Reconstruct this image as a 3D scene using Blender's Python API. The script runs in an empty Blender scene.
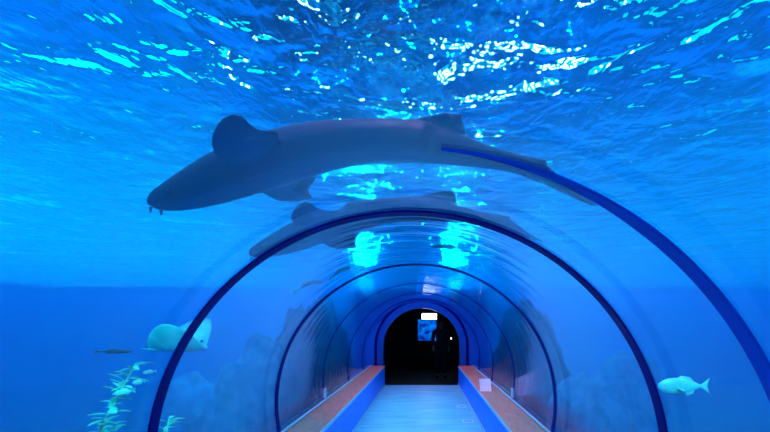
import bpy, bmesh, math, random
from mathutils import Vector, Matrix, noise
random.seed(7)
S = bpy.context.scene
C = S.collection
PI = math.pi

# ------------------------------------------------------------ camera
CX, CZ, F = 0.09, 1.60, 432.0
cam_d = bpy.data.cameras.new('camera'); cam = bpy.data.objects.new('camera', cam_d); C.objects.link(cam)
cam.location = (CX, 0, CZ); cam.rotation_euler = (PI/2, 0, 0)
cam_d.sensor_width = 36; cam_d.lens = F/770*36
cam_d.shift_x = -40/770; cam_d.shift_y = 108.5/770
cam_d.clip_start = 0.02; cam_d.clip_end = 200
S.camera = cam
S.view_settings.view_transform = 'Standard'; S.view_settings.look = 'None'
S.view_settings.exposure = 0.5; S.view_settings.gamma = 1.0; S.view_settings.use_curve_mapping = False
cy = S.cycles
cy.use_denoising = True
cy.max_bounces = 10; cy.transparent_max_bounces = 24; cy.transmission_bounces = 8; cy.glossy_bounces = 6
cy.volume_bounces = 1; cy.diffuse_bounces = 3; cy.sample_clamp_indirect = 12

# ------------------------------------------------------------ light
w = bpy.data.worlds.new('hall_air'); S.world = w; w.use_nodes = True
wn = w.node_tree.nodes; wl = w.node_tree.links
bgn = wn['Background']
wt = wn.new('ShaderNodeTexCoord'); ws = wn.new('ShaderNodeSeparateXYZ'); wl.new(wt.outputs['Generated'], ws.inputs[0])
wr = wn.new('ShaderNodeValToRGB'); wl.new(ws.outputs['Z'], wr.inputs[0])
e = wr.color_ramp.elements
e[0].position = 0.0; e[0].color = (0.0, 0.80, 1.0, 1)
e[1].position = 0.75; e[1].color = (0.0, 0.05, 0.30, 1)
k = e.new(0.22); k.color = (0.0, 0.50, 0.90, 1)
k = e.new(0.45); k.color = (0.0, 0.13, 0.55, 1)
wm = wn.new('ShaderNodeMapRange'); wl.new(ws.outputs['X'], wm.inputs[0])     # world made brighter to left and right, to lighten the water surface
wm.inputs[1].default_value = -1; wm.inputs[2].default_value = 1
wf = wn.new('ShaderNodeFloatCurve'); wl.new(wm.outputs[0], wf.inputs[1])
cu = wf.mapping.curves[0]
for q, (a, b) in enumerate(((0.0, 0.95), (0.25, 0.75), (0.42, 0.10), (0.52, 0.05), (0.66, 0.36), (1.0, 0.5))):
    if q < 2: cu.points[q].location = (a, b)
    else: cu.points.new(a, b)
wf.mapping.update()
wx = wn.new('ShaderNodeMath'); wx.operation = 'MULTIPLY'; wx.inputs[1].default_value = 4.0; wl.new(wf.outputs[0], wx.inputs[0]); wm = wx
wl.new(wr.outputs[0], bgn.inputs[0]); wl.new(wm.outputs[0], bgn.inputs[1])

def light(name, kind, loc, energy, color, target=None, **kw):
    l = bpy.data.lights.new(name, kind); l.energy = energy; l.color = color
    for k, v in kw.items(): setattr(l, k, v)
    o = bpy.data.objects.new(name, l); C.objects.link(o); o.location = loc
    if target is not None:
        o.rotation_euler = (Vector(target)-Vector(loc)).to_track_quat('-Z', 'Y').to_euler()
    return o
light('daylight', 'SUN', (0, 0, 20), 2.4, (3.9, 0.45, 1.0), (2, 3, 0), angle=math.radians(14))
for (lx, ly, lz, d) in ((-6.8, 19, 9.0, 1.9), (-5.8, 22, 6.0, 1.0), (8.6, 20, 10.5, 2.2), (6.2, 21, 7.5, 1.8), (3.4, 23, 5.2, 1.2)):
    light('hall_lamp', 'AREA', (lx, ly, lz), 380*d*d, (1, .72, 1), (0, 4, 3), shape='DISK', size=d)
light('side_fill', 'AREA', (-14, 8, 8), 420, (0.05, 0.6, 1), (0, 4, 3), shape='RECTANGLE', size=16, size_y=7)  # unseen panels added left and right to brighten the water surface
light('side_fill', 'AREA', (14, 12, 9), 200, (0.05, 0.6, 1), (0, 4, 3), shape='RECTANGLE', size=14, size_y=6)

light('tank_lamp', 'AREA', (0.95, 12.4, 2.74), 260, (1, .7, 1), (1.0, 4, 3.1), shape='RECTANGLE', size=0.45, size_y=0.14)
light('tank_lamp', 'AREA', (-1.65, 12.4, 2.74), 200, (1, .7, 1), (-1.0, 4, 3.1), shape='RECTANGLE', size=0.45, size_y=0.14)

light('fill_spot', 'SPOT', (-1.9, 0.4, 3.1), 900, (0.8, 1, .95), (-3.0, 4.0, 1.0), spot_size=math.radians(38), spot_blend=.8, shadow_soft_size=.12)  # unseen spots added to brighten the seaweed and the pale fish
light('fill_spot', 'SPOT', (2.3, 0.4, 3.1), 350, (0.8, 1, .95), (1.95, 3.0, 1.15), spot_size=math.radians(26), spot_blend=.8, shadow_soft_size=.12)

# ------------------------------------------------------------ helpers
def P(px, py, d):
    return Vector((CX+(px-425)/F*d, d, CZ+(324.5-py)/F*d))

def nodes(name):
    m = bpy.data.materials.new(name); m.use_nodes = True
    nt = m.node_tree; nt.nodes.clear()
    return m, nt, nt.nodes, nt.links

def pbr(name, c1, c2=None, scale=5, rough=0.5, bump=0.0, bscale=None, metal=0.0, stretch=(1,1,1), spec=0.5, detail=6, contrast=(0.35, 0.65), emis=None, estr=0):
    m, nt, n, l = nodes(name)
    out = n.new('ShaderNodeOutputMaterial'); b = n.new('ShaderNodeBsdfPrincipled')
    l.new(b.outputs[0], out.inputs[0])
    b.inputs['Roughness'].default_value = rough; b.inputs['Metallic'].default_value = metal
    b.inputs['Specular IOR Level'].default_value = spec
    b.inputs['Base Color'].default_value = (*c1, 1)
    tc = n.new('ShaderNodeTexCoord'); mp = n.new('ShaderNodeMapping'); mp.inputs['Scale'].default_value = stretch
    l.new(tc.outputs['Object'], mp.inputs[0])
    if c2:
        t = n.new('ShaderNodeTexNoise'); t.inputs['Scale'].default_value = scale; t.inputs['Detail'].default_value = detail
        l.new(mp.outputs[0], t.inputs['Vector'])
        r = n.new('ShaderNodeValToRGB'); l.new(t.outputs[0], r.inputs[0])
        r.color_ramp.elements[0].position = contrast[0]; r.color_ramp.elements[1].position = contrast[1]
        r.color_ramp.elements[0].color = (*c1, 1); r.color_ramp.elements[1].color = (*c2, 1)
        l.new(r.outputs[0], b.inputs['Base Color'])
    if bump:
        t2 = n.new('ShaderNodeTexNoise'); t2.inputs['Scale'].default_value = bscale or scale; t2.inputs['Detail'].default_value = 5
        l.new(mp.outputs[0], t2.inputs['Vector'])
        bm_ = n.new('ShaderNodeBump'); bm_.inputs['Strength'].default_value = bump; bm_.inputs['Distance'].default_value = 0.02
        l.new(t2.outputs[0], bm_.inputs['Height']); l.new(bm_.outputs[0], b.inputs['Normal'])
    if emis:
        b.inputs['Emission Color'].default_value = (*emis, 1); b.inputs['Emission Strength'].default_value = estr
    return m

def tag(o, label=None, cat=None, group=None, kind=None):
    for k, v in (('label', label), ('category', cat), ('group', group), ('kind', kind)):
        if v: o[k] = v
    return o

def thing(name, loc, label, cat, group=None):
    o = bpy.data.objects.new(name, None); C.objects.link(o); o.location = loc; o.empty_display_size = 0.05
    return tag(o, label, cat, group)

def obj(name, bm, mat, parent=None, smooth=False, loc=None):
    """bm is in world coordinates; a child is stored relative to its parent"""
    me = bpy.data.meshes.new(name)
    org = Vector((0, 0, 0)); p = parent
    while p is not None: org += p.location; p = p.parent
    o = bpy.data.objects.new(name, me); C.objects.link(o)
    if loc is not None:
        o.location = Vector(loc)-org; org = Vector(loc)
    if org.length > 0: bmesh.ops.translate(bm, verts=bm.verts, vec=-org)
    bmesh.ops.recalc_face_normals(bm, faces=bm.faces)
    bm.to_mesh(me); bm.free()
    if smooth:
        for f in me.polygons: f.use_smooth = True
    me.materials.append(mat)
    if parent is not None: o.parent = parent
    return o

def box(bm, x0, x1, y0, y1, z0, z1, bevel=0):
    r = bmesh.ops.create_cube(bm, size=1, matrix=Matrix.Translation(((x0+x1)/2, (y0+y1)/2, (z0+z1)/2)) @ Matrix.Diagonal((x1-x0, y1-y0, z1-z0, 1)))
    if bevel:
        es = list({e for v in r['verts'] for e in v.link_edges})
        bmesh.ops.bevel(bm, geom=es, offset=bevel, segments=2, affect='EDGES')
    return bm

def loft(bm, rings, cap=True):
    vs = [[bm.verts.new(p) for p in r] for r in rings]
    n = len(rings[0])
    for a, b in zip(vs, vs[1:]):
        for i in range(n):
            bm.faces.new((a[i], a[(i+1) % n], b[(i+1) % n], b[i]))
    if cap:
        bm.faces.new(list(reversed(vs[0]))); bm.faces.new(vs[-1])
    return vs

def body_loft(bm, secs, n=20):
    """secs: (centre, side radius, up radius) along a spine"""
    rings = []
    for i, (c, rs, ru) in enumerate(secs):
        a = secs[max(i-1, 0)][0]; b = secs[min(i+1, len(secs)-1)][0]
        t = (b-a).normalized(); side = t.cross(Vector((0, 0, 1))).normalized(); up = side.cross(t).normalized()
        rings.append([c+side*math.cos(q*2*PI/n)*rs+up*math.sin(q*2*PI/n)*ru for q in range(n)])
    loft(bm, rings)

def tube(bm, pts, rads, n=8):
    pts = [Vector(p) for p in pts]
    if not hasattr(rads, '__len__'): rads = [rads]*len(pts)
    rings = []
    for i, c in enumerate(pts):
        t = (pts[min(i+1, len(pts)-1)]-pts[max(i-1, 0)]).normalized()
        ref = Vector((0, 0, 1)) if abs(t.z) < 0.9 else Vector((1, 0, 0))
        s = t.cross(ref).normalized(); u = s.cross(t)
        rings.append([c+(s*math.cos(q*2*PI/n)+u*math.sin(q*2*PI/n))*rads[i] for q in range(n)])
    loft(bm, rings)

def fin(bm, pts, t):
    """solid lens-section fin from a 3-D outline"""
    pts = [Vector(p) for p in pts]; n = len(pts)
    c = sum(pts, Vector())/n
    nm = Vector()
    for i in range(n): nm += (pts[i]-c).cross(pts[(i+1) % n]-c)
    nm.normalize()
    rim_a = [bm.verts.new(p+nm*t*0.18) for p in pts]; rim_b = [bm.verts.new(p-nm*t*0.18) for p in pts]
    ia = [bm.verts.new(c+(p-c)*0.55+nm*t*0.5) for p in pts]; ib = [bm.verts.new(c+(p-c)*0.55-nm*t*0.5) for p in pts]
    ca = bm.verts.new(c+nm*t*0.5); cb = bm.verts.new(c-nm*t*0.5)
    for i in range(n):
        j = (i+1) % n
        bm.faces.new((rim_a[i], rim_a[j], ia[j], ia[i])); bm.faces.new((ia[i], ia[j], ca))
        bm.faces.new((rim_b[j], rim_b[i], ib[i], ib[j])); bm.faces.new((ib[j], ib[i], cb))
        bm.faces.new((rim_a[j], rim_a[i], rim_b[i], rim_b[j]))

def smooth_closed(pts, k=4):
    pts = [Vector(p) for p in pts]; n = len(pts); out = []
    for i in range(n):
        p0, p1, p2, p3 = pts[i-1], pts[i], pts[(i+1) % n], pts[(i+2) % n]
        for q in range(k):
            t = q/k
            out.append(0.5*((2*p1)+(p2-p0)*t+(2*p0-5*p1+4*p2-p3)*t*t+(3*p1-p0-3*p2+p3)*t**3))
    return out

def interp(tab, x):
    if x <= tab[0][0]: return tab[0][1:]
    for a, b in zip(tab, tab[1:]):
        if x <= b[0]:
            t = (x-a[0])/(b[0]-a[0]); return tuple(p+(q-p)*t for p, q in zip(a[1:], b[1:]))
    return tab[-1][1:]

# ------------------------------------------------------------ dimensions (metres)
R, ZC = 1.37, 0.825          # tunnel inner radius, centre height
RO = 1.43                    # outer face of the acrylic
LZ = 0.53                    # ledge top
WI, WO = 0.97, 1.335         # ledge inner and outer edges
Y0, Y1 = -2.0, 11.4          # tunnel run
BZ = -1.6                    # tank bed
TZ = 0.40                    # tank bed
SZ = 3.20                    # water level
TX, TY0, TY1 = 20.0, -5.0, 23.0

def arch(r, zb, n=64, extra=0):
    """points of an arch of radius r standing on height zb, from left foot over the top to right foot"""
    a0 = math.asin((zb-ZC)/r)
    A0, A1 = PI-a0, a0
    return [(r*math.cos(A0+(A1-A0)*i/n), ZC+r*math.sin(A0+(A1-A0)*i/n)) for i in range(n+1)]

# ------------------------------------------------------------ materials
M = {}
M['floor'] = pbr('walkway_floor', (0.08, 0.52, 0.60), (0.14, 0.74, 0.80), scale=1.6, rough=0.35, bump=0.15, bscale=9, stretch=(0.8, 3.0, 1))
M['panel'] = pbr('blue_panel', (0.003, 0.17, 0.75), (0.005, 0.22, 0.9), scale=2.5, spec=0.2, rough=0.4, stretch=(1, 3, 0.2))
M['wood'] = pbr('ledge_wood', (0.55, 0.07, 0.04), (0.80, 0.13, 0.07), scale=6, spec=0.2, rough=0.35, bump=0.1, bscale=30, stretch=(6, 0.8, 1))
M['channel'] = pbr('pale_channel', (0.45, 0.62, 0.75), rough=0.3)
M['seal'] = pbr('navy_joint_seal', (0.001, 0.006, 0.17), rough=0.5, spec=0.04)
M['seal2'] = pbr('navy_soft_seal', (0.001, 0.09, 0.50), rough=0.5, spec=0.04)
M['portal'] = pbr('blue_portal_paint', (0.006, 0.07, 0.38), (0.01, 0.10, 0.50), scale=3, rough=0.3)
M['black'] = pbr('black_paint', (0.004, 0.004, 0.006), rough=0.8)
M['tank'] = pbr('tank_wall_paint', (0.01, 0.13, 0.60), (0.015, 0.18, 0.75), scale=0.6, rough=0.7)
M['sand'] = pbr('tank_sand', (0.06, 0.07, 0.09), (0.12, 0.13, 0.17), scale=3, rough=0.9, bump=0.6, bscale=25)
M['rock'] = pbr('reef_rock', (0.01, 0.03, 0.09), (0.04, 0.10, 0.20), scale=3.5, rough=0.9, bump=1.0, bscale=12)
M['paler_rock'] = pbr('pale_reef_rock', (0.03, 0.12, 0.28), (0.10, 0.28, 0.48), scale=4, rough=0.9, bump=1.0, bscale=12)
M['shark'] = pbr('shark_skin', (0.004, 0.006, 0.022), (0.008, 0.012, 0.045), scale=2.5, rough=0.55)
def countershade(m):
    nt = m.node_tree; n = nt.nodes; l = nt.links
    b = [k for k in n if k.type == 'BSDF_PRINCIPLED'][0]; src = b.inputs['Base Color'].links[0].from_socket
    g = n.new('ShaderNodeNewGeometry'); sp = n.new('ShaderNodeSeparateXYZ'); l.new(g.outputs['True Normal'], sp.inputs[0])
    mr = n.new('ShaderNodeMapRange'); mr.interpolation_type = 'SMOOTHSTEP'; l.new(sp.outputs['Z'], mr.inputs[0])
    mr.inputs[1].default_value = -0.45; mr.inputs[2].default_value = -0.98; mr.inputs[3].default_value = 0; mr.inputs[4].default_value = 1
    mx = n.new('ShaderNodeMix'); mx.data_type = 'RGBA'; l.new(mr.outputs[0], mx.inputs[0]); l.new(src, mx.inputs[6]); mx.inputs[7].default_value = (0.03, 0.045, 0.14, 1)
    l.new(mx.outputs[2], b.inputs['Base Color'])
countershade(M['shark'])
M['eye'] = pbr('eye_black', (0.004, 0.004, 0.006), rough=0.15)
M['pale_fish'] = pbr('pale_fish', (0.55, 0.72, 0.66), (0.85, 0.92, 0.85), scale=9, rough=0.35)
M['dark_fish'] = pbr('dark_fish', (0.004, 0.005, 0.012), (0.01, 0.012, 0.03), scale=9, rough=0.5)
M['ray'] = pbr('ray_skin', (0.30, 0.42, 0.42), (0.65, 0.75, 0.72), scale=4, rough=0.5)
M['leaf'] = pbr('sea_leaf', (0.25, 0.50, 0.25), (0.65, 0.80, 0.50), scale=5, rough=0.5)
M['white'] = pbr('plain_white', (0.9, 0.93, 0.95), rough=0.4)

# acrylic: clear pass-through with an angle-dependent mirror
def acrylic():
    m, nt, n, l = nodes('clear_acrylic')
    out = n.new('ShaderNodeOutputMaterial'); mix = n.new('ShaderNodeMixShader')
    tr = n.new('ShaderNodeBsdfTransparent'); tr.inputs[0].default_value = (0.93, 0.975, 1, 1)
    gl = n.new('ShaderNodeBsdfGlossy'); gl.inputs['Roughness'].default_value = 0.04; gl.inputs[0].default_value = (0.9, 0.95, 1, 1)
    g = n.new('ShaderNodeNewGeometry')
    dt = n.new('ShaderNodeVectorMath'); dt.operation = 'DOT_PRODUCT'
    l.new(g.outputs['Incoming'], dt.inputs[0]); l.new(g.outputs['Normal'], dt.inputs[1])
    ab = n.new('ShaderNodeMath'); ab.operation = 'ABSOLUTE'; l.new(dt.outputs['Value'], ab.inputs[0])
    su = n.new('ShaderNodeMath'); su.operation = 'SUBTRACT'; su.inputs[0].default_value = 1; l.new(ab.outputs[0], su.inputs[1])
    pw = n.new('ShaderNodeMath'); pw.operation = 'POWER'; l.new(su.outputs[0], pw.inputs[0]); pw.inputs[1].default_value = 5
    ma = n.new('ShaderNodeMath'); ma.operation = 'MULTIPLY_ADD'; l.new(pw.outputs[0], ma.inputs[0]); ma.inputs[1].default_value = 0.75; ma.inputs[2].default_value = 0.02
    l.new(ma.outputs[0], mix.inputs[0]); l.new(tr.outputs[0], mix.inputs[1]); l.new(gl.outputs[0], mix.inputs[2])
    # slow unevenness running round the shell
    tc = n.new('ShaderNodeTexCoord'); mp = n.new('ShaderNodeMapping'); mp.inputs['Scale'].default_value = (0.5, 6, 0.5)
    nz = n.new('ShaderNodeTexNoise'); nz.inputs['Scale'].default_value = 1.5; nz.inputs['Detail'].default_value = 3
    bp = n.new('ShaderNodeBump'); bp.inputs['Strength'].default_value = 0.25; bp.inputs['Distance'].default_value = 0.02
    l.new(tc.outputs['Object'], mp.inputs[0]); l.new(mp.outputs[0], nz.inputs['Vector']); l.new(nz.outputs[0], bp.inputs['Height']); l.new(bp.outputs[0], gl.inputs['Normal'])
    l.new(mix.outputs[0], out.inputs[0])
    return m
M['acrylic'] = acrylic()

# water body: absorbs red, scatters blue
def water_volume():
    m, nt, n, l = nodes('water_body')
    out = n.new('ShaderNodeOutputMaterial'); ad = n.new('ShaderNodeAddShader')
    a = n.new('ShaderNodeVolumeAbsorption'); a.inputs['Color'].default_value = (0.0, 0.95, 0.988, 1); a.inputs['Density'].default_value = 1.1
    s = n.new('ShaderNodeVolumeScatter'); s.inputs['Color'].default_value = (0.0, 0.36, 1.0, 1); s.inputs['Density'].default_value = 0.064
    s.inputs['Anisotropy'].default_value = 0.2
    l.new(a.outputs[0], ad.inputs[0]); l.new(s.outputs[0], ad.inputs[1]); l.new(ad.outputs[0], out.inputs['Volume'])
    return m
M['volume'] = water_volume()

# rippled water surface seen from below
def water_surface():
    m, nt, n, l = nodes('rippled_water')
    out = n.new('ShaderNodeOutputMaterial'); mix = n.new('ShaderNodeMixShader'); mix.inputs[0].default_value = 0.18
    gl = n.new('ShaderNodeBsdfGlass'); gl.inputs['IOR'].default_value = 1.33; gl.inputs['Roughness'].default_value = 0.0
    gl.inputs[0].default_value = (0.97, 0.99, 1, 1)
    tr = n.new('ShaderNodeBsdfTransparent')
    tc = n.new('ShaderNodeTexCoord')
    hs = None
    for sc, st, amp, rot in ((0.9, (.8, 1.1, 1), 0.26, 0.2), (2.4, (.9, 1.0, 1), 0.115, -0.25), (5.5, (1.1, .75, 1), 0.048, 0.25), (12.0, (1.2, .75, 1), 0.014, -0.1)):
        mp = n.new('ShaderNodeMapping'); mp.inputs['Scale'].default_value = st; mp.inputs['Rotation'].default_value = (0, 0, rot)
        l.new(tc.outputs['Object'], mp.inputs[0])
        nz = n.new('ShaderNodeTexNoise'); nz.inputs['Scale'].default_value = sc; nz.inputs['Detail'].default_value = 2; nz.inputs['Distortion'].default_value = 0.6
        l.new(mp.outputs[0], nz.inputs['Vector'])
        mu = n.new('ShaderNodeMath'); mu.operation = 'MULTIPLY_ADD'; mu.inputs[1].default_value = amp
        l.new(nz.outputs[0], mu.inputs[0])
        if hs is None: mu.inputs[2].default_value = 0
        else: l.new(hs.outputs[0], mu.inputs[2])
        hs = mu
    bp = n.new('ShaderNodeBump'); bp.inputs['Strength'].default_value = 1.0; bp.inputs['Distance'].default_value = 1.0
    l.new(hs.outputs[0], bp.inputs['Height']); l.new(bp.outputs[0], gl.inputs['Normal'])
    l.new(gl.outputs[0], mix.inputs[1]); l.new(tr.outputs[0], mix.inputs[2]); l.new(mix.outputs[0], out.inputs[0])
    return m
M['surface'] = water_surface()

# ------------------------------------------------------------ structure
def struct(name, bm, mat, **k):
    o = obj(name, bm, mat, **k); o['kind'] = 'structure'; return o

struct('floor', box(bmesh.new(), -WI, WI, Y0, 15.5, -0.10, 0.0), M['floor'])
# knee walls either side of the walkway
for s, nm in ((-1, 'left'), (1, 'right')):
    x0, x1 = sorted((s*WI, s*(WI+0.10)))
    struct('wall_'+nm, box(bmesh.new(), x0, x1, Y0, Y1, -0.10, LZ-0.035), M['panel'])
    x0, x1 = sorted((s*(WI-0.012), s*WI))
    struct('baseboard_'+nm, box(bmesh.new(), x0, x1, Y0, Y1, 0.0, 0.05, 0.003), M['channel'])
# tank bed and tank walls
bm = bmesh.new()
for s in (-1, 1):
    x0, x1 = sorted((s*(WI+0.10), s*TX)); box(bm, x0, x1, TY0, TY1, BZ-0.3, BZ-0.01)
struct('tank_floor', bm, M['sand'])
bm = box(bmesh.new(), -TX-0.3, -TX, TY0, TY1, BZ-0.3, SZ+0.4); struct('wall_tank_left', bm, M['tank'])
bm = box(bmesh.new(), TX, TX+0.3, TY0, TY1, BZ-0.3, SZ+0.4); struct('wall_tank_right', bm, M['tank'])
bm = box(bmesh.new(), -TX-0.3, TX+0.3, TY1, TY1+0.3, BZ-0.3, SZ+0.4); struct('wall_tank_far', bm, M['tank'])
bm = box(bmesh.new(), -TX-0.3, TX+0.3, TY0-0.3, TY0, BZ-0.3, SZ+0.4); struct('wall_tank_back', bm, M['tank'])

# plinth that carries the tunnel
bm = bmesh.new(); box(bm, -1.36, 1.36, TY0, TY1, BZ-0.3, -0.11)
for s in (-1, 1):
    x0, x1 = sorted((s*(WI+0.101), s*1.36)); box(bm, x0, x1, TY0, Y1, -0.11, LZ-0.036)
struct('wall_plinth', bm, M['rock'])

# portal building at the tunnel's end: front wall with an arched opening, black room behind
def arch_wall(bm, r_in, zc, r_out_pts, y0, y1):
    pass
PR, PZ = 1.0, 1.03
def opening_pts(r, n=40):
    return [(-r, 0.0)]+[(r*math.cos(PI-PI*i/n), PZ+r*math.sin(PI-PI*i/n)) for i in range(n+1)]+[(r, 0.0)]
def outer_pts(k, W=1.75, H=2.55):
    # same count as opening_pts, on a box outline
    ins = opening_pts(1.0); out = []
    for (x, z) in ins:
        dx, dz = x, z-PZ
        if z <= 0.001: out.append((math.copysign(W, x), 0.0)); continue
        t = min(W/abs(dx) if abs(dx) > 1e-6 else 1e9, (H-PZ)/dz if dz > 1e-6 else 1e9)
        out.append((dx*t, PZ+dz*t))
    return out
def ring_solid(bm, ins, outs, y0, y1, split=False):
    A = [[bm.verts.new((x, y, z)) for (x, z) in p] for p, y in ((ins, y0), (outs, y0), (outs, y1), (ins, y1))]
    n = len(ins)
    if split:
        A2 = [[bm.verts.new(v.co) for v in row] for row in A]
    for k in range(4):
        a, b = A[k], A[(k+1) % 4]
        if split and k in (0, 2): a, b = A2[k], A2[(k+1) % 4]
        for i in range(n-1): bm.faces.new((a[i], a[i+1], b[i+1], b[i]))
    for i in (0, n-1): bm.faces.new((A[0][i], A[1][i], A[2][i], A[3][i]))
bm = bmesh.new(); ring_solid(bm, opening_pts(PR+0.02), outer_pts(0), Y1, Y1+0.12)
struct('wall_far', bm, M['tank'])
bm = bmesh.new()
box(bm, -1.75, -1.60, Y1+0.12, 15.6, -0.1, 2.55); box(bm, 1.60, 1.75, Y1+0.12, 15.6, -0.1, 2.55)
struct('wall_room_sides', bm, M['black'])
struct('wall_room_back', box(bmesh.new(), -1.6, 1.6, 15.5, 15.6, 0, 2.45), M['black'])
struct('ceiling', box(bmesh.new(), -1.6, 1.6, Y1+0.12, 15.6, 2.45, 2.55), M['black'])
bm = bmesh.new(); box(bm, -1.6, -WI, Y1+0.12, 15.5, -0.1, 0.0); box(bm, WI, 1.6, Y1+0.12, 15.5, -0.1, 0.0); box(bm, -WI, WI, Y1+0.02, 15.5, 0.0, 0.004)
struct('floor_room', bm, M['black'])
# painted portal frame, two stepped collars
bm = bmesh.new(); ring_solid(bm, opening_pts(PR), opening_pts(PR+0.16), Y1-0.16, Y1+0.14)
struct('trim_1', bm, M['portal'])
bm = bmesh.new(); ring_solid(bm, opening_pts(PR+0.16), opening_pts(PR+0.24), Y1-0.06, Y1+0.0)
struct('trim_2', bm, M['seal'])

# ------------------------------------------------------------ water
bm = bmesh.new()
prof = [(-TX, BZ), (-RO*math.cos(math.asin((TZ-ZC)/RO)), BZ), (-RO*math.cos(math.asin((TZ-ZC)/RO)), TZ)]+arch(RO, TZ, 64)[1:-1]+[(RO*math.cos(math.asin((TZ-ZC)/RO)), TZ), (RO*math.cos(math.asin((TZ-ZC)/RO)), BZ), (TX, BZ)]
top = [(x, SZ-0.02) for x, z in prof]
def extr(bm, lo, hi, y0, y1):
    a = [bm.verts.new((x, y0, z)) for x, z in lo]; b = [bm.verts.new((x, y0, z)) for x, z in hi]
    c = [bm.verts.new((x, y1, z)) for x, z in lo]; d = [bm.verts.new((x, y1, z)) for x, z in hi]
    n = len(lo)
    for i in range(n-1):
        bm.faces.new((a[i], a[i+1], b[i+1], b[i])); bm.faces.new((c[i+1], c[i], d[i], d[i+1]))
        bm.faces.new((a[i+1], a[i], c[i], c[i+1])); bm.faces.new((b[i], b[i+1], d[i+1], d[i]))
    bm.faces.new((a[0], b[0], d[0], c[0])); bm.faces.new((b[-1], a[-1], c[-1], d[-1]))
prof = [(max(-TX+.01, min(TX-.01, x)), z) for x, z in prof]; top = [(max(-TX+.01, min(TX-.01, x)), z) for x, z in top]
extr(bm, prof, top, TY0+.01, TY1-.01)
tag(obj('tank_water', bm, M['volume']), 'clear blue water filling the tank around the tunnel', 'water', kind='stuff')

bm = bmesh.new()
nx, ny = 240, 170
grid = []
for j in range(ny+1):
    row = []
    for i in range(nx+1):
        x = (-TX+2*TX*i/nx)*.9995; y = TY0+.01+(TY1-TY0-.02)*j/ny
        z = SZ+0.035*noise.noise(Vector((x*0.55, y*0.6, 0)))+0.018*noise.noise(Vector((x*1.4+5, y*1.5, 3)))
        row.append(bm.verts.new((x, y, z)))
    grid.append(row)
for j in range(ny):
    for i in range(nx): bm.faces.new((grid[j][i], grid[j][i+1], grid[j+1][i+1], grid[j+1][i]))
tag(obj('water_surface', bm, M['surface'], smooth=True), 'rippled water surface overhead with bright glints, seen from below', 'water', kind='stuff')

# ------------------------------------------------------------ tunnel shell: one acrylic vault per bay
bays = [(-2.0, 0.33), (0.33, 2.28), (2.28, 4.23), (4.23, 6.18), (6.18, 8.13), (8.13, 10.08), (10.08, 11.4)]
places = ['right over the walkway entrance', 'nearest bay, carrying the big shark above it', 'second bay, with the smaller shark image above its near seam',
          'third bay, between the thin full arch and the next seam', 'fourth bay along the tunnel', 'fifth bay, close to the dark exit', 'last short bay touching the blue exit arch']
for (a, b), pl in zip(bays, places):
    bm = bmesh.new()
    ins, outs = arch(R, LZ, 72), arch(RO-0.005, LZ, 72)
    ring_solid(bm, ins, outs, a+0.002, b-0.002, True)
    tag(obj('acrylic_panel', bm, M['acrylic'], smooth=False), 'curved clear acrylic vault panel, '+pl, 'glass panel', 'acrylic vault panels of the tunnel')
for o in list(C.objects):
    if o.name.startswith('acrylic_panel'):
        for f in o.data.polygons: f.use_smooth = abs(f.normal.y) < 0.5

# seams
def seam(y, w, a_from=None, a_to=None, mat='seal', label='', rr=R, t=0.012, taper=False):
    bm = bmesh.new(); n = 96
    a0 = math.asin((LZ-ZC)/rr); A0 = PI-a0 if a_from is None else a_from; A1 = a0 if a_to is None else a_to
    rings = []
    for i in range(n+1):
        a = A0+(A1-A0)*i/n
        k = min(1, 0.03+i/n*3.0) if taper else 1
        rings.append([(rad*math.cos(a), yy, ZC+rad*math.sin(a)) for rad, yy in ((rr-t, y-w/2*k), (rr-t, y+w/2*k), (rr-0.001, y+w/2*k), (rr-0.001, y-w/2*k))])
    loft(bm, rings)
    o = obj('joint_seal', bm, M[mat], smooth=False)
    return tag(o, label, 'seam', 'dark seals over the joints of the acrylic vault')
seam(2.28, 0.078, label='dark navy arched joint seal, the widest full arch of the tunnel')
seam(4.23, 0.070, label='thin dark arched joint seal, second full arch inward')
seam(6.18, 0.035, label='faint arched joint seal, third arch inward')
seam(8.13, 0.03, label='faint arched joint seal, fourth arch inward')
seam(10.08, 0.03, label='faint arched joint seal just before the blue exit arch')
seam(1.43, 0.070, a_from=math.radians(84), mat='seal2', taper=True, label='soft blue half seam curving down at right from the big shark tail')

# ledges
for s, nm in ((-1, 'left'), (1, 'right')):
    t = thing('ledge', (s*1.15, 0, LZ-0.035), 'brown wooden ledge along the '+nm+' foot of the glass', 'ledge', 'wooden ledges along the walkway')
    x0, x1 = sorted((s*(WI-0.015), s*(WO+0.01)))
    obj('ledge_top', box(bmesh.new(), x0, x1, Y0, Y1-0.16, LZ-0.035, LZ, 0.004), M['wood'], t)
    x0, x1 = sorted((s*(WI-0.022), s*(WI-0.015)))
    obj('edge_strip', box(bmesh.new(), x0, x1, Y0, Y1-0.16, LZ-0.04, LZ+0.002), M['channel'], t)
    x0, x1 = sorted((s*(WO-0.035), s*(WO-0.012)))
    obj('glass_channel', box(bmesh.new(), x0, x1, Y0, Y1-0.16, LZ, LZ+0.022, 0.003), M['channel'], t)

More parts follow.
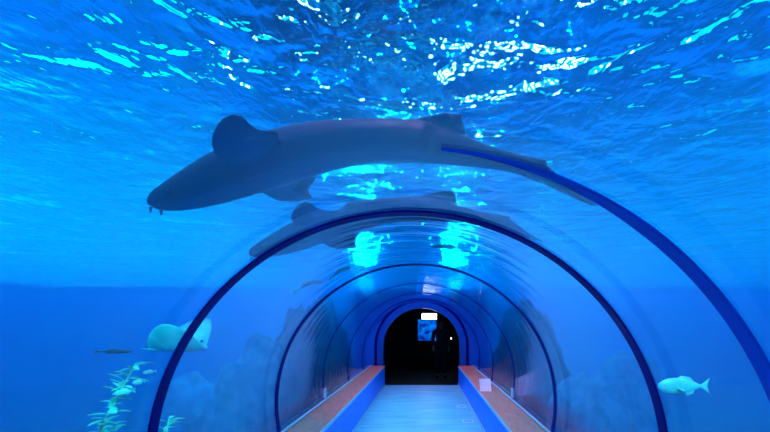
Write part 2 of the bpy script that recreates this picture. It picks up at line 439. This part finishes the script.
# ------------------------------------------------------------ sharks
UP = [(148,203),(150,198),(154,193),(160,188.5),(175,180),(190,171),(205,162.5),(220,154),(240,146),(260,138),(280,131.5),(300,126.5),(320,123),(350,121),(380,120.5),(410,121),(440,127),(465,137),(480,143),(500,149.5),(520,155),(547,165),(580,185)]
LO = [(148,206),(150,208),(154,210),(160,211),(175,211.3),(190,209),(205,206),(220,202),(240,196),(260,190),(280,183.5),(300,177),(320,171),(350,164.5),(380,161),(410,161.5),(440,164),(465,166),(480,167.5),(500,170),(520,174.5),(547,185),(580,200)]
def shark(mapf, d, label, loc_px, scale):
    q = lambda x, y, dd=0: P(*mapf(x, y), d+dd)
    base = q(300, 150)
    t = thing('shark', base, label, 'shark', 'sharks gliding over the tunnel')
    bm = bmesh.new(); secs = []
    xs = [148, 149, 150.5, 153, 157, 163]+list(range(172, 548, 9))+[552, 560, 568, 574]
    for x in xs:
        yu = interp(UP, x)[0]; yl = interp(LO, x)[0]
        if x > 547:
            m = (yu+yl)/2; k = (580-x)/40; yu = m-(m-yu)*k; yl = m+(yl-m)*k
        dd = 0.10*math.sin((x-148)/400*2*PI)*scale
        a, b = q(x, yu, dd), q(x, yl, dd); c = (a+b)/2; r = max((a-b).length/2, 0.004)
        secs.append((c, r*(1.05 if x < 430 else 0.7), r))
    body_loft(bm, secs, 24)
    T = 0.05*scale
    # near pectoral, raised; far pectoral, spread
    fin(bm, smooth_closed([q(222,160,-.12), q(213,150,-.25), q(211.5,136,-.34), q(220,121,-.42), q(233,114.5,-.46), q(243,117,-.45), q(251,125,-.40), q(262,131,-.28), q(279,134,-.16), q(272,155,-.05), q(245,165,-.05)]), T)
    fin(bm, smooth_closed([q(255,187,.08), q(266,195,.22), q(279,201,.36), q(297,201,.44)], 1)+[q(313,198,.46), q(308,190,.40), q(317,177,.42), q(302,175,.28), q(290,172,.08), q(270,172,.0)], T)
    # pelvic / first dorsal lobe and the small second fin
    fin(bm, [q(395,126), q(420,117,-.10), q(445,112,-.16), q(461,114,-.18), q(464,124,-.15), q(467,140,-.05), q(440,148), q(405,145)], T*0.9)
    fin(bm, [q(495,153), q(515,153,-.03), q(547,160,-.05), q(547.5,170,-.04), q(530,172), q(505,165)], T*0.8)
    # long caudal lobe
    fin(bm, [q(540,170), q(560,182), q(585,196), q(600,206), q(592,206), q(575,199), q(555,190), q(540,183)], T*0.8)
    body = obj('body', bm, M['shark'], t, smooth=True)
    rm = body.modifiers.new('fuse', 'REMESH'); rm.mode = 'VOXEL'; rm.voxel_size = 0.011; rm.use_smooth_shade = True
    sm = body.modifiers.new('even', 'SMOOTH'); sm.factor = 0.5; sm.iterations = 4
    for (x, y) in ((150.5, 207.5), (161, 210)):
        bm = bmesh.new(); tube(bm, [q(x, y, -.05), q(x+.4, y+3, -.05), q(x-.2, y+5, -.05)], [0.012*scale, 0.008*scale, 0.004*scale])
        obj('barbel', bm, M['shark'], t, smooth=True)
    for sgn in (-1, 1):
        bm = bmesh.new(); c = q(168, 192, sgn*0.12)
        bmesh.ops.create_icosphere(bm, subdivisions=2, radius=0.018*scale, matrix=Matrix.Translation(c))
        obj('eye', bm, M['eye'], t, smooth=True)
shark(lambda x, y: (x, y), 2.9, 'large dark shark swimming left across the top of the nearest bay', None, 1.0)
shark(lambda x, y: (249+(x-148)*0.655, 132-0.03*(x-148)+0.6*y+(4 if y < 150 and x < 300 else 0)), 4.4, 'smaller double image of the large shark, built as a shark beyond the widest dark arch', None, 1.0)  # double image of the large shark in the curved acrylic, built as a body

# ------------------------------------------------------------ fish
def fish(name, loc, length, height, heading, mat, label, group=None, pitch=0, bend=0.0, kind='fish'):
    """local: nose at +x"""
    t = thing(name, loc, label, 'fish', group)
    t.rotation_euler = (0, pitch, heading)
    L, H = length, height
    bm = bmesh.new(); secs = []
    for i in range(17):
        u = i/16
        r = H/2*(math.sin(PI*min(1, (u*0.93+0.02))**0.75)**0.8)
        r = max(r, H*0.05)
        x = L*(0.5-u*0.82); z = bend*L*(u-0.45)**2
        secs.append((Vector((x, 0, z)), r*0.42, r))
    # body_loft uses travel direction; local coordinates
    body_loft(bm, secs, 14)
    zt = bend*L*0.3
    fin(bm, [(-L*.29, 0, zt*.8), (-L*.42, 0, zt+H*.30), (-L*.5, 0, zt+H*.48), (-L*.44, 0, zt), (-L*.5, 0, zt-H*.48), (-L*.42, 0, zt-H*.30)], H*.07)
    fin(bm, [(L*.18, 0, H*.38), (L*.05, 0, H*.62), (-L*.12, 0, H*.52), (-L*.2, 0, H*.26), (0, 0, H*.3)], H*.06)
    fin(bm, [(0, 0, -H*.38), (-L*.06, 0, -H*.58), (-L*.18, 0, -H*.45), (-L*.2, 0, -H*.24)], H*.06)
    for s in (-1, 1):
        fin(bm, [(L*.2, s*H*.16, -H*.05), (L*.12, s*H*.34, -H*.2), (L*.04, s*H*.36, -H*.25), (L*.1, s*H*.15, -H*.12)], H*.05)
    me = bpy.data.meshes.new('body'); bmesh.ops.recalc_face_normals(bm, faces=bm.faces); bm.to_mesh(me); bm.free()
    for f in me.polygons: f.use_smooth = True
    me.materials.append(mat)
    o = bpy.data.objects.new('body', me); C.objects.link(o); o.parent = t
    for s in (-1, 1):
        bm = bmesh.new(); bmesh.ops.create_icosphere(bm, subdivisions=2, radius=H*.06, matrix=Matrix.Translation((L*.39, s*H*.10, H*.06+bend*L*.12)))
        me = bpy.data.meshes.new('eye'); bm.to_mesh(me); bm.free(); me.materials.append(M['eye'])
        e = bpy.data.objects.new('eye', me); C.objects.link(e); e.parent = t
    return t

fish('pale_fish', P(684, 386, 3.0), 0.36, 0.115, PI, M['pale_fish'], 'bright pale fish facing left at the far right, outside the widest arch', 'fish')
fish('slender_fish', P(113, 351.5, 3.0), 0.27, 0.028, 0, M['dark_fish'], 'dark slender fish hanging level at the far left, beside the ray')
fish('reflection_arc', P(306, 284, 4.7), 0.38, 0.045, 0.15, M['pale_fish'], 'glass reflection shaped as a slim fish, arching under the smaller shark image, the lower left of two', 'glass reflections shaped as slim fish below the sharks', pitch=-0.25, bend=-0.5)  # pale reflection arcs on the glass, modelled as slim fish bodies
fish('reflection_arc', P(339, 271, 4.7), 0.28, 0.04, 0.2, M['pale_fish'], 'glass reflection shaped as a slim fish, just above the thin arch, the upper right of two', 'glass reflections shaped as slim fish below the sharks', pitch=-0.4, bend=-0.5)
fish('dark_fish', P(446, 246.5, 6.5), 0.50, 0.06, PI, M['dark_fish'], 'small dark fish in the column of glints below the smaller shark image tail')
for (px, py, d, L, hd, lb) in ((150, 372, 3.0, .09, .1, 'topmost of three small pale fish above the left leafy plant'),
                               (139, 382, 3.0, .10, -.1, 'middle one of three small pale fish above the left leafy plant'),
                               (125, 392, 3.0, .14, .2, 'lowest and largest of three small pale fish by the left leafy plant')):
    fish('reef_fish', P(px, py, d), L, L*.33, PI+hd, M['pale_fish'], lb, 'small pale fish over the left plant', pitch=0.15)

# ray: flat body with raised wings, tail trailing left
rc = P(182, 346, 4.4)
t = thing('stingray', rc, 'pale stingray with one raised wing behind the widest arch at lower left', 'ray')
bm = bmesh.new()
nu, nv = 24, 17
A, B = [], []
for i in range(nu+1):
    u = i/nu                                     # nose (right) to tail (left)
    ra, rb = [], []
    wid = 0.40*math.sin(PI*min(1, u*0.97+0.015))**0.75
    for j in range(nv):
        v = -1+2*j/(nv-1)
        x = 0.27-0.56*u-0.06*abs(v); y = v*wid
        lift = 0.30*abs(v)**1.6*wid/0.40
        th = 0.055*math.cos(v*PI/2)*math.sin(PI*min(1, u*.95+.02))+0.004
        # wing nearer the camera rises less
        x += 0.12*abs(v)**2*(wid/.4)
        p = Vector((x, y*0.9, lift*(0.8 if v < 0 else 1.05)-0.02))
        ra.append(bm.verts.new(rc+p+Vector((0, 0, th)))); rb.append(bm.verts.new(rc+p-Vector((0, 0, th*0.7))))
    A.append(ra); B.append(rb)
for i in range(nu):
    for j in range(nv-1):
        bm.faces.new((A[i][j], A[i+1][j], A[i+1][j+1], A[i][j+1])); bm.faces.new((B[i][j], B[i][j+1], B[i+1][j+1], B[i+1][j]))
    bm.faces.new((A[i][0], B[i][0], B[i+1][0], A[i+1][0])); bm.faces.new((A[i][-1], A[i+1][-1], B[i+1][-1], B[i][-1]))
for E in (0, nu):
    for j in range(nv-1): bm.faces.new((A[E][j], A[E][j+1], B[E][j+1], B[E][j]))
tube(bm, [rc+Vector((-.22, 0, -.02)), rc+Vector((-.30, 0, -.03)), rc+Vector((-.37, 0.02, -.035)), rc+Vector((-.44, .04, -.03))], [.03, .016, .009, .004])
obj('body', bm, M['ray'], t, smooth=True)
for s in (-1, 1):
    bm = bmesh.new(); bmesh.ops.create_icosphere(bm, subdivisions=2, radius=.016, matrix=Matrix.Translation(rc+Vector((.17, s*.06, .045))))
    obj('eye', bm, M['eye'], t, smooth=True)

# ------------------------------------------------------------ reef rocks
def rock(loc, sx, sy, sz, mat, label, seed, group='reef rocks around the tunnel', sub=5):
    bm = bmesh.new(); bmesh.ops.create_icosphere(bm, subdivisions=sub, radius=1)
    for v in bm.verts:
        p = v.co.copy()
        f = 1+0.25*noise.noise(p*1.3+Vector((seed*7.1, 0, 0)))+0.13*noise.noise(p*3+Vector((0, seed*3.3, 0)))+0.06*noise.noise(p*8+Vector((0, 0, seed)))
        v.co = Vector((p.x*f*sx, p.y*f*sy, p.z*f*sz))
        if v.co.z < -0.3*sz: v.co.z = -0.3*sz
    bmesh.ops.translate(bm, verts=bm.verts, vec=Vector(loc)+Vector((0, 0, 0.3*sz)))
    return tag(obj('reef_rock', bm, mat, smooth=True, loc=loc), label, 'rock', group)
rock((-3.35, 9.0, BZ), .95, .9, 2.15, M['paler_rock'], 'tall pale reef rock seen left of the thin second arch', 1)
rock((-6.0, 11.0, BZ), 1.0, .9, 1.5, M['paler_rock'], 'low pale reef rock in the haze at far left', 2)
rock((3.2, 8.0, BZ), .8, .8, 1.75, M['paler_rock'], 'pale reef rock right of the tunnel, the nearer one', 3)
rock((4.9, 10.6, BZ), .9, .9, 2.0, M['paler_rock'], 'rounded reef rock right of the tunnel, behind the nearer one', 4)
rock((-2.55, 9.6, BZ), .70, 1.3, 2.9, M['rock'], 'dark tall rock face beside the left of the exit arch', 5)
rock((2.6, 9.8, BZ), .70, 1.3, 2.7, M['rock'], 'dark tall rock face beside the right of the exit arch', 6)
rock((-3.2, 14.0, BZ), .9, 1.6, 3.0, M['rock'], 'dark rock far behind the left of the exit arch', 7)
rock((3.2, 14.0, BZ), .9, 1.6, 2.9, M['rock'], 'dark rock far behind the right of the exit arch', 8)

# ------------------------------------------------------------ leafy plants
def plant(loc, h, lean, nl, label, seed, size=0.15):
    rnd = random.Random(seed)
    t = thing('leafy_seaweed', loc, label, 'seaweed', 'leafy seaweed by the tunnel')
    loc = Vector(loc)
    pts = [loc+Vector((lean[0]*(i/10)**1.5, lean[1]*(i/10), h*i/10)) for i in range(11)]
    bm = bmesh.new(); tube(bm, pts, [0.018*(1-i/14) for i in range(11)]); obj('stem', bm, M['leaf'], t, smooth=True)
    for k in range(nl):
        u = 0.58+0.42*k/(nl-1); i = min(9, int(u*10)); c = pts[i].lerp(pts[i+1], u*10-i)
        az = rnd.uniform(0, 2*PI); el = rnd.uniform(.0, .8); L = size*rnd.uniform(.7, 1.25)
        dr = Vector((math.cos(az)*math.cos(el), math.sin(az)*math.cos(el), math.sin(el)))
        sd = dr.cross(Vector((0, 0, 1))).normalized(); W = L*.17
        bm = bmesh.new()
        o = []
        for s in (1, -1):
            for q in ((0, 1, 2, 3, 4) if s == 1 else (4, 3, 2, 1)):
                v = q/4; o.append(c+dr*L*v+sd*s*W*math.sin(PI*min(.97, v*.85+.1))+Vector((0, 0, -.25*L*v*v)))
        fin(bm, o, 0.006)
        obj('leaf', bm, M['leaf'], t, smooth=True)
plant((-3.62, 3.9, BZ), 2.85, (1.1, 0), 90, 'pale leafy seaweed at the lower left outside the widest arch', 1)
plant((-3.15, 3.95, BZ), 2.30, (.4, 0), 60, 'shorter pale leafy seaweed at the far lower left', 2)
plant((-2.62, 3.9, BZ), 2.35, (.4, 0), 60, 'faint leafy seaweed just inside the widest arch at left', 3, .13)

# ------------------------------------------------------------ beyond the exit
bm = bmesh.new(); p0 = P(422, 319.3, 14.9); p1 = P(436.6, 313.6, 14.9)
t = thing('lit_sign', ((p0.x+p1.x)/2, 14.9, p1.z), 'small blank white lit sign hanging in the dark beyond the exit', 'sign')
obj('face', box(bmesh.new(), p0.x, p1.x, 14.88, 14.90, p0.z, p1.z, .006), pbr('sign_face', (.9, .95, 1), rough=.4, emis=(.85, .95, 1), estr=6), t)
obj('housing', box(bmesh.new(), p0.x-.01, p1.x+.01, 14.901, 14.96, p0.z-.01, p1.z+.01, .006), M['black'], t)
for s in (p0.x+.05, p1.x-.05):
    bm = bmesh.new(); tube(bm, [(s, 14.93, p1.z+.005), (s, 14.93, 2.449)], .006); obj('rod', bm, M['black'], t)
# lit blue viewing window on the back wall
m, nt, n, l = nodes('lit_blue_tank_view')
out = n.new('ShaderNodeOutputMaterial'); em = n.new('ShaderNodeEmission'); em.inputs[1].default_value = 0.8
tc = n.new('ShaderNodeTexCoord'); nz = n.new('ShaderNodeTexNoise'); nz.inputs['Scale'].default_value = 5; nz.inputs['Detail'].default_value = 3
rp = n.new('ShaderNodeValToRGB'); rp.color_ramp.elements[0].position = .38; rp.color_ramp.elements[0].color = (0, .0, .22, 1)
rp.color_ramp.elements[1].position = .68; rp.color_ramp.elements[1].color = (.0, .22, 1, 1)
l.new(tc.outputs['Object'], nz.inputs['Vector']); l.new(nz.outputs[0], rp.inputs[0]); l.new(rp.outputs[0], em.inputs[0]); l.new(em.outputs[0], out.inputs[0])
p0 = P(418, 340.5, 15.45); p1 = P(436.5, 319.6, 15.45)
t = thing('viewing_window', ((p0.x+p1.x)/2, 15.45, p0.z), 'glowing blue tank window on the back wall of the dark room', 'window')
obj('pane', box(bmesh.new(), p0.x, p1.x, 15.44, 15.47, p0.z, p1.z), m, t)
bm = bmesh.new(); box(bm, p0.x-.04, p0.x, 15.42, 15.5, p0.z-.04, p1.z+.04); box(bm, p1.x, p1.x+.04, 15.42, 15.5, p0.z-.04, p1.z+.04)
box(bm, p0.x, p1.x, 15.42, 15.5, p0.z-.04, p0.z); box(bm, p0.x, p1.x, 15.42, 15.5, p1.z, p1.z+.04)
obj('window_frame', bm, M['black'], t)
# little white lamp
c = P(450.5, 338.5, 14.6)
t = thing('table_lamp', (c.x, c.y, 0), 'tiny white lamp glowing on a dark post right of the person', 'lamp')
bm = bmesh.new(); bmesh.ops.create_uvsphere(bm, u_segments=16, v_segments=10, radius=.035, matrix=Matrix.Translation(c)); obj('bulb', bm, pbr('bulb', (1, 1, 1), emis=(.9, .95, 1), estr=6), t, smooth=True)
bm = bmesh.new(); tube(bm, [(c.x, c.y, 0.005), (c.x, c.y, .03), (c.x, c.y, .031), (c.x, c.y, c.z-.03)], [.12, .12, .018, .018], 16); obj('post', bm, M['black'], t)

# person in dark clothes
def skin_mesh(name, verts, edges, rad, mat, parent, root=0):
    me = bpy.data.meshes.new(name); org = parent.location
    me.from_pydata([tuple(Vector(v)-org) for v in verts], edges, [])
    o = bpy.data.objects.new(name, me); C.objects.link(o); o.parent = parent
    sm = o.modifiers.new('skin', 'SKIN'); sm.use_smooth_shade = True
    for v, r in zip(me.skin_vertices[0].data, rad): v.radius = r if hasattr(r, '__len__') else (r, r)
    me.skin_vertices[0].data[root].use_root = True
    ss = o.modifiers.new('sub', 'SUBSURF'); ss.levels = 2; ss.render_levels = 2
    me.materials.append(mat)
    return o
hx, hy = P(441, 324, 13).x, 13.0
t = thing('person', (hx, hy, 0.004), 'person in dark clothes standing in the dark room, back lit by the blue window', 'person')
skin = pbr('skin', (.35, .2, .14), rough=.5); cloth = pbr('dark_cloth', (.012, .012, .02), rough=.9); hair = pbr('black_hair', (.01, .008, .006), rough=.6)
V = [(hx, hy, .94), (hx, hy, 1.12), (hx, hy, 1.32), (hx, hy, 1.42), (hx, hy, 1.49), (hx, hy-.01, 1.57), (hx, hy-.015, 1.65), (hx, hy-.01, 1.70)]
E = [(i, i+1) for i in range(7)]; Rr = [(.10, .08), (.11, .09), (.16, .11), (.12, .08), (.055, .055), (.065, .075), (.078, .09), (.06, .07)]
for s in (-1, 1):
    b = len(V)
    V += [(hx+s*.19, hy, 1.39), (hx+s*.24, hy, 1.12), (hx+s*.23, hy-.12, .92), (hx+s*.23, hy-.16, .86)]
    E += [(3, b), (b, b+1), (b+1, b+2), (b+2, b+3)]; Rr += [.055, .045, .033, .03]
    for k in range(5):
        c0 = len(V); off = (k-2)*.018
        if k == 0: V += [(hx+s*.20, hy-.19, .85), (hx+s*.195, hy-.21, .82)]
        else: V += [(hx+s*.235, hy-.17+off, .80+.004*abs(k-2)), (hx+s*.225, hy-.165+off, .765+.006*abs(k-2))]
        E += [(b+3, c0), (c0, c0+1)]; Rr += [.010, .008]
    b = len(V)
    V += [(hx+s*.09, hy, .88), (hx+s*.10, hy-.01, .50), (hx+s*.10, hy+.02, .09), (hx+s*.11, hy-.14, .04)]
    E += [(0, b), (b, b+1), (b+1, b+2), (b+2, b+3)]; Rr += [.085, .058, .042, .035]
skin_mesh('body', V, E, Rr, skin, t)
V = [(hx, hy, .84), (hx, hy, 1.12), (hx, hy, 1.32), (hx, hy, 1.43)]; E = [(0, 1), (1, 2), (2, 3)]; Rr = [(.19, .15), (.16, .13), (.18, .13), (.13, .095)]
for s in (-1, 1):
    b = len(V); V += [(hx+s*.20, hy, 1.39), (hx+s*.25, hy, 1.12), (hx+s*.235, hy-.11, .94)]; E += [(3, b), (b, b+1), (b+1, b+2)]; Rr += [.07, .06, .048]
skin_mesh('jacket', V, E, Rr, cloth, t)
V = [(hx, hy, .93), (hx, hy, 1.02)]; E = [(0, 1)]; Rr = [(.17, .13), (.15, .12)]
for s in (-1, 1):
    b = len(V); V += [(hx+s*.09, hy, .84), (hx+s*.10, hy-.01, .50), (hx+s*.10, hy+.02, .12)]; E += [(0, b), (b, b+1), (b+1, b+2)]; Rr += [.10, .072, .065]
skin_mesh('trousers', V, E, Rr, cloth, t)
bm = bmesh.new(); bmesh.ops.create_uvsphere(bm, u_segments=20, v_segments=14, radius=1, matrix=Matrix.Translation((hx, hy+.02, 1.675)) @ Matrix.Diagonal((.088, .105, .095, 1)))
obj('hair', bm, hair, t, smooth=True)
for s in (-1, 1):
    bm = bmesh.new(); box(bm, hx+s*.11-.045, hx+s*.11+.045, hy-.20, hy+.07, .005, .085, .02); obj('shoe', bm, cloth, t, smooth=True)
    bm = bmesh.new(); bmesh.ops.create_icosphere(bm, subdivisions=2, radius=.010, matrix=Matrix.Translation((hx+s*.03, hy-.10, 1.63))); obj('eye', bm, M['eye'], t)
    bm = bmesh.new(); bmesh.ops.create_icosphere(bm, subdivisions=2, radius=1, matrix=Matrix.Translation((hx+s*.085, hy, 1.625)) @ Matrix.Diagonal((.012, .02, .032, 1))); obj('ear', bm, skin, t, smooth=True)
bm = bmesh.new(); fin(bm, [(hx, hy-.10, 1.635), (hx-.014, hy-.115, 1.60), (hx, hy-.13, 1.597), (hx+.014, hy-.115, 1.60)], .02); obj('nose', bm, skin, t, smooth=True)
bm = bmesh.new(); box(bm, hx-.022, hx+.022, hy-.108, hy-.095, 1.572, 1.58, .003); obj('mouth', bm, pbr('lips', (.3, .1, .08)), t)

# ------------------------------------------------------------ small things in the tunnel
# light reflection on the right ledge, built as a white card and clear sheet
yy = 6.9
t = thing('reflection_card', (1.12, yy, LZ), 'light reflection on the right ledge, built as a white card with a clear sheet', 'card')
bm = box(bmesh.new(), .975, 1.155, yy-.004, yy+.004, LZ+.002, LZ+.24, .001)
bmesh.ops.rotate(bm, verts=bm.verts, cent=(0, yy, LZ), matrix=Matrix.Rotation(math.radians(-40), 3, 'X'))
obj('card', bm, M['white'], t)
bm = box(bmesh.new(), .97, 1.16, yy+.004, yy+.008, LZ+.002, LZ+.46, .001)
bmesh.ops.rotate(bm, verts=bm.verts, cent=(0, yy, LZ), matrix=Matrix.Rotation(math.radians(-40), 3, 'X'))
obj('reflection_sheet', bm, M['acrylic'], t)
# seal feet glinting at the third arch
for s, nm in ((-1, 'left'), (1, 'right')):
    bm = bmesh.new(); x = s*(math.sqrt(R*R-(LZ+.08-ZC)**2)-.012)
    box(bm, x-.012, x+.012, 6.14, 6.22, LZ+.022, LZ+.16, .004)
    tag(obj('bracket', bm, M['white']), 'small white bracket at the '+nm+' foot of the third arch', 'bracket', 'white brackets at the third arch')
# pale rectangular outlines lying on the floor
for (px, py, lb) in ((468, 421, 'pale rectangular outline on the floor at right, nearer one'), (461.5, 406.5, 'pale rectangular outline on the floor at right, farther one')):
    d = 1.6*F/(py-324.5); c = P(px, py, d)
    bm = bmesh.new(); w, h, e = .085, .13, .014
    box(bm, c.x-w, c.x+w, c.y-h, c.y-h+e*2, .001, .006); box(bm, c.x-w, c.x+w, c.y+h-e*2, c.y+h, .001, .006)
    box(bm, c.x-w, c.x-w+e, c.y-h, c.y+h, .001, .006); box(bm, c.x+w-e, c.x+w, c.y-h, c.y+h, .001, .006)
    tag(obj('floor_outline', bm, M['white']), lb, 'floor plate', 'pale outlines on the walkway floor')  # a pale outline of four strips
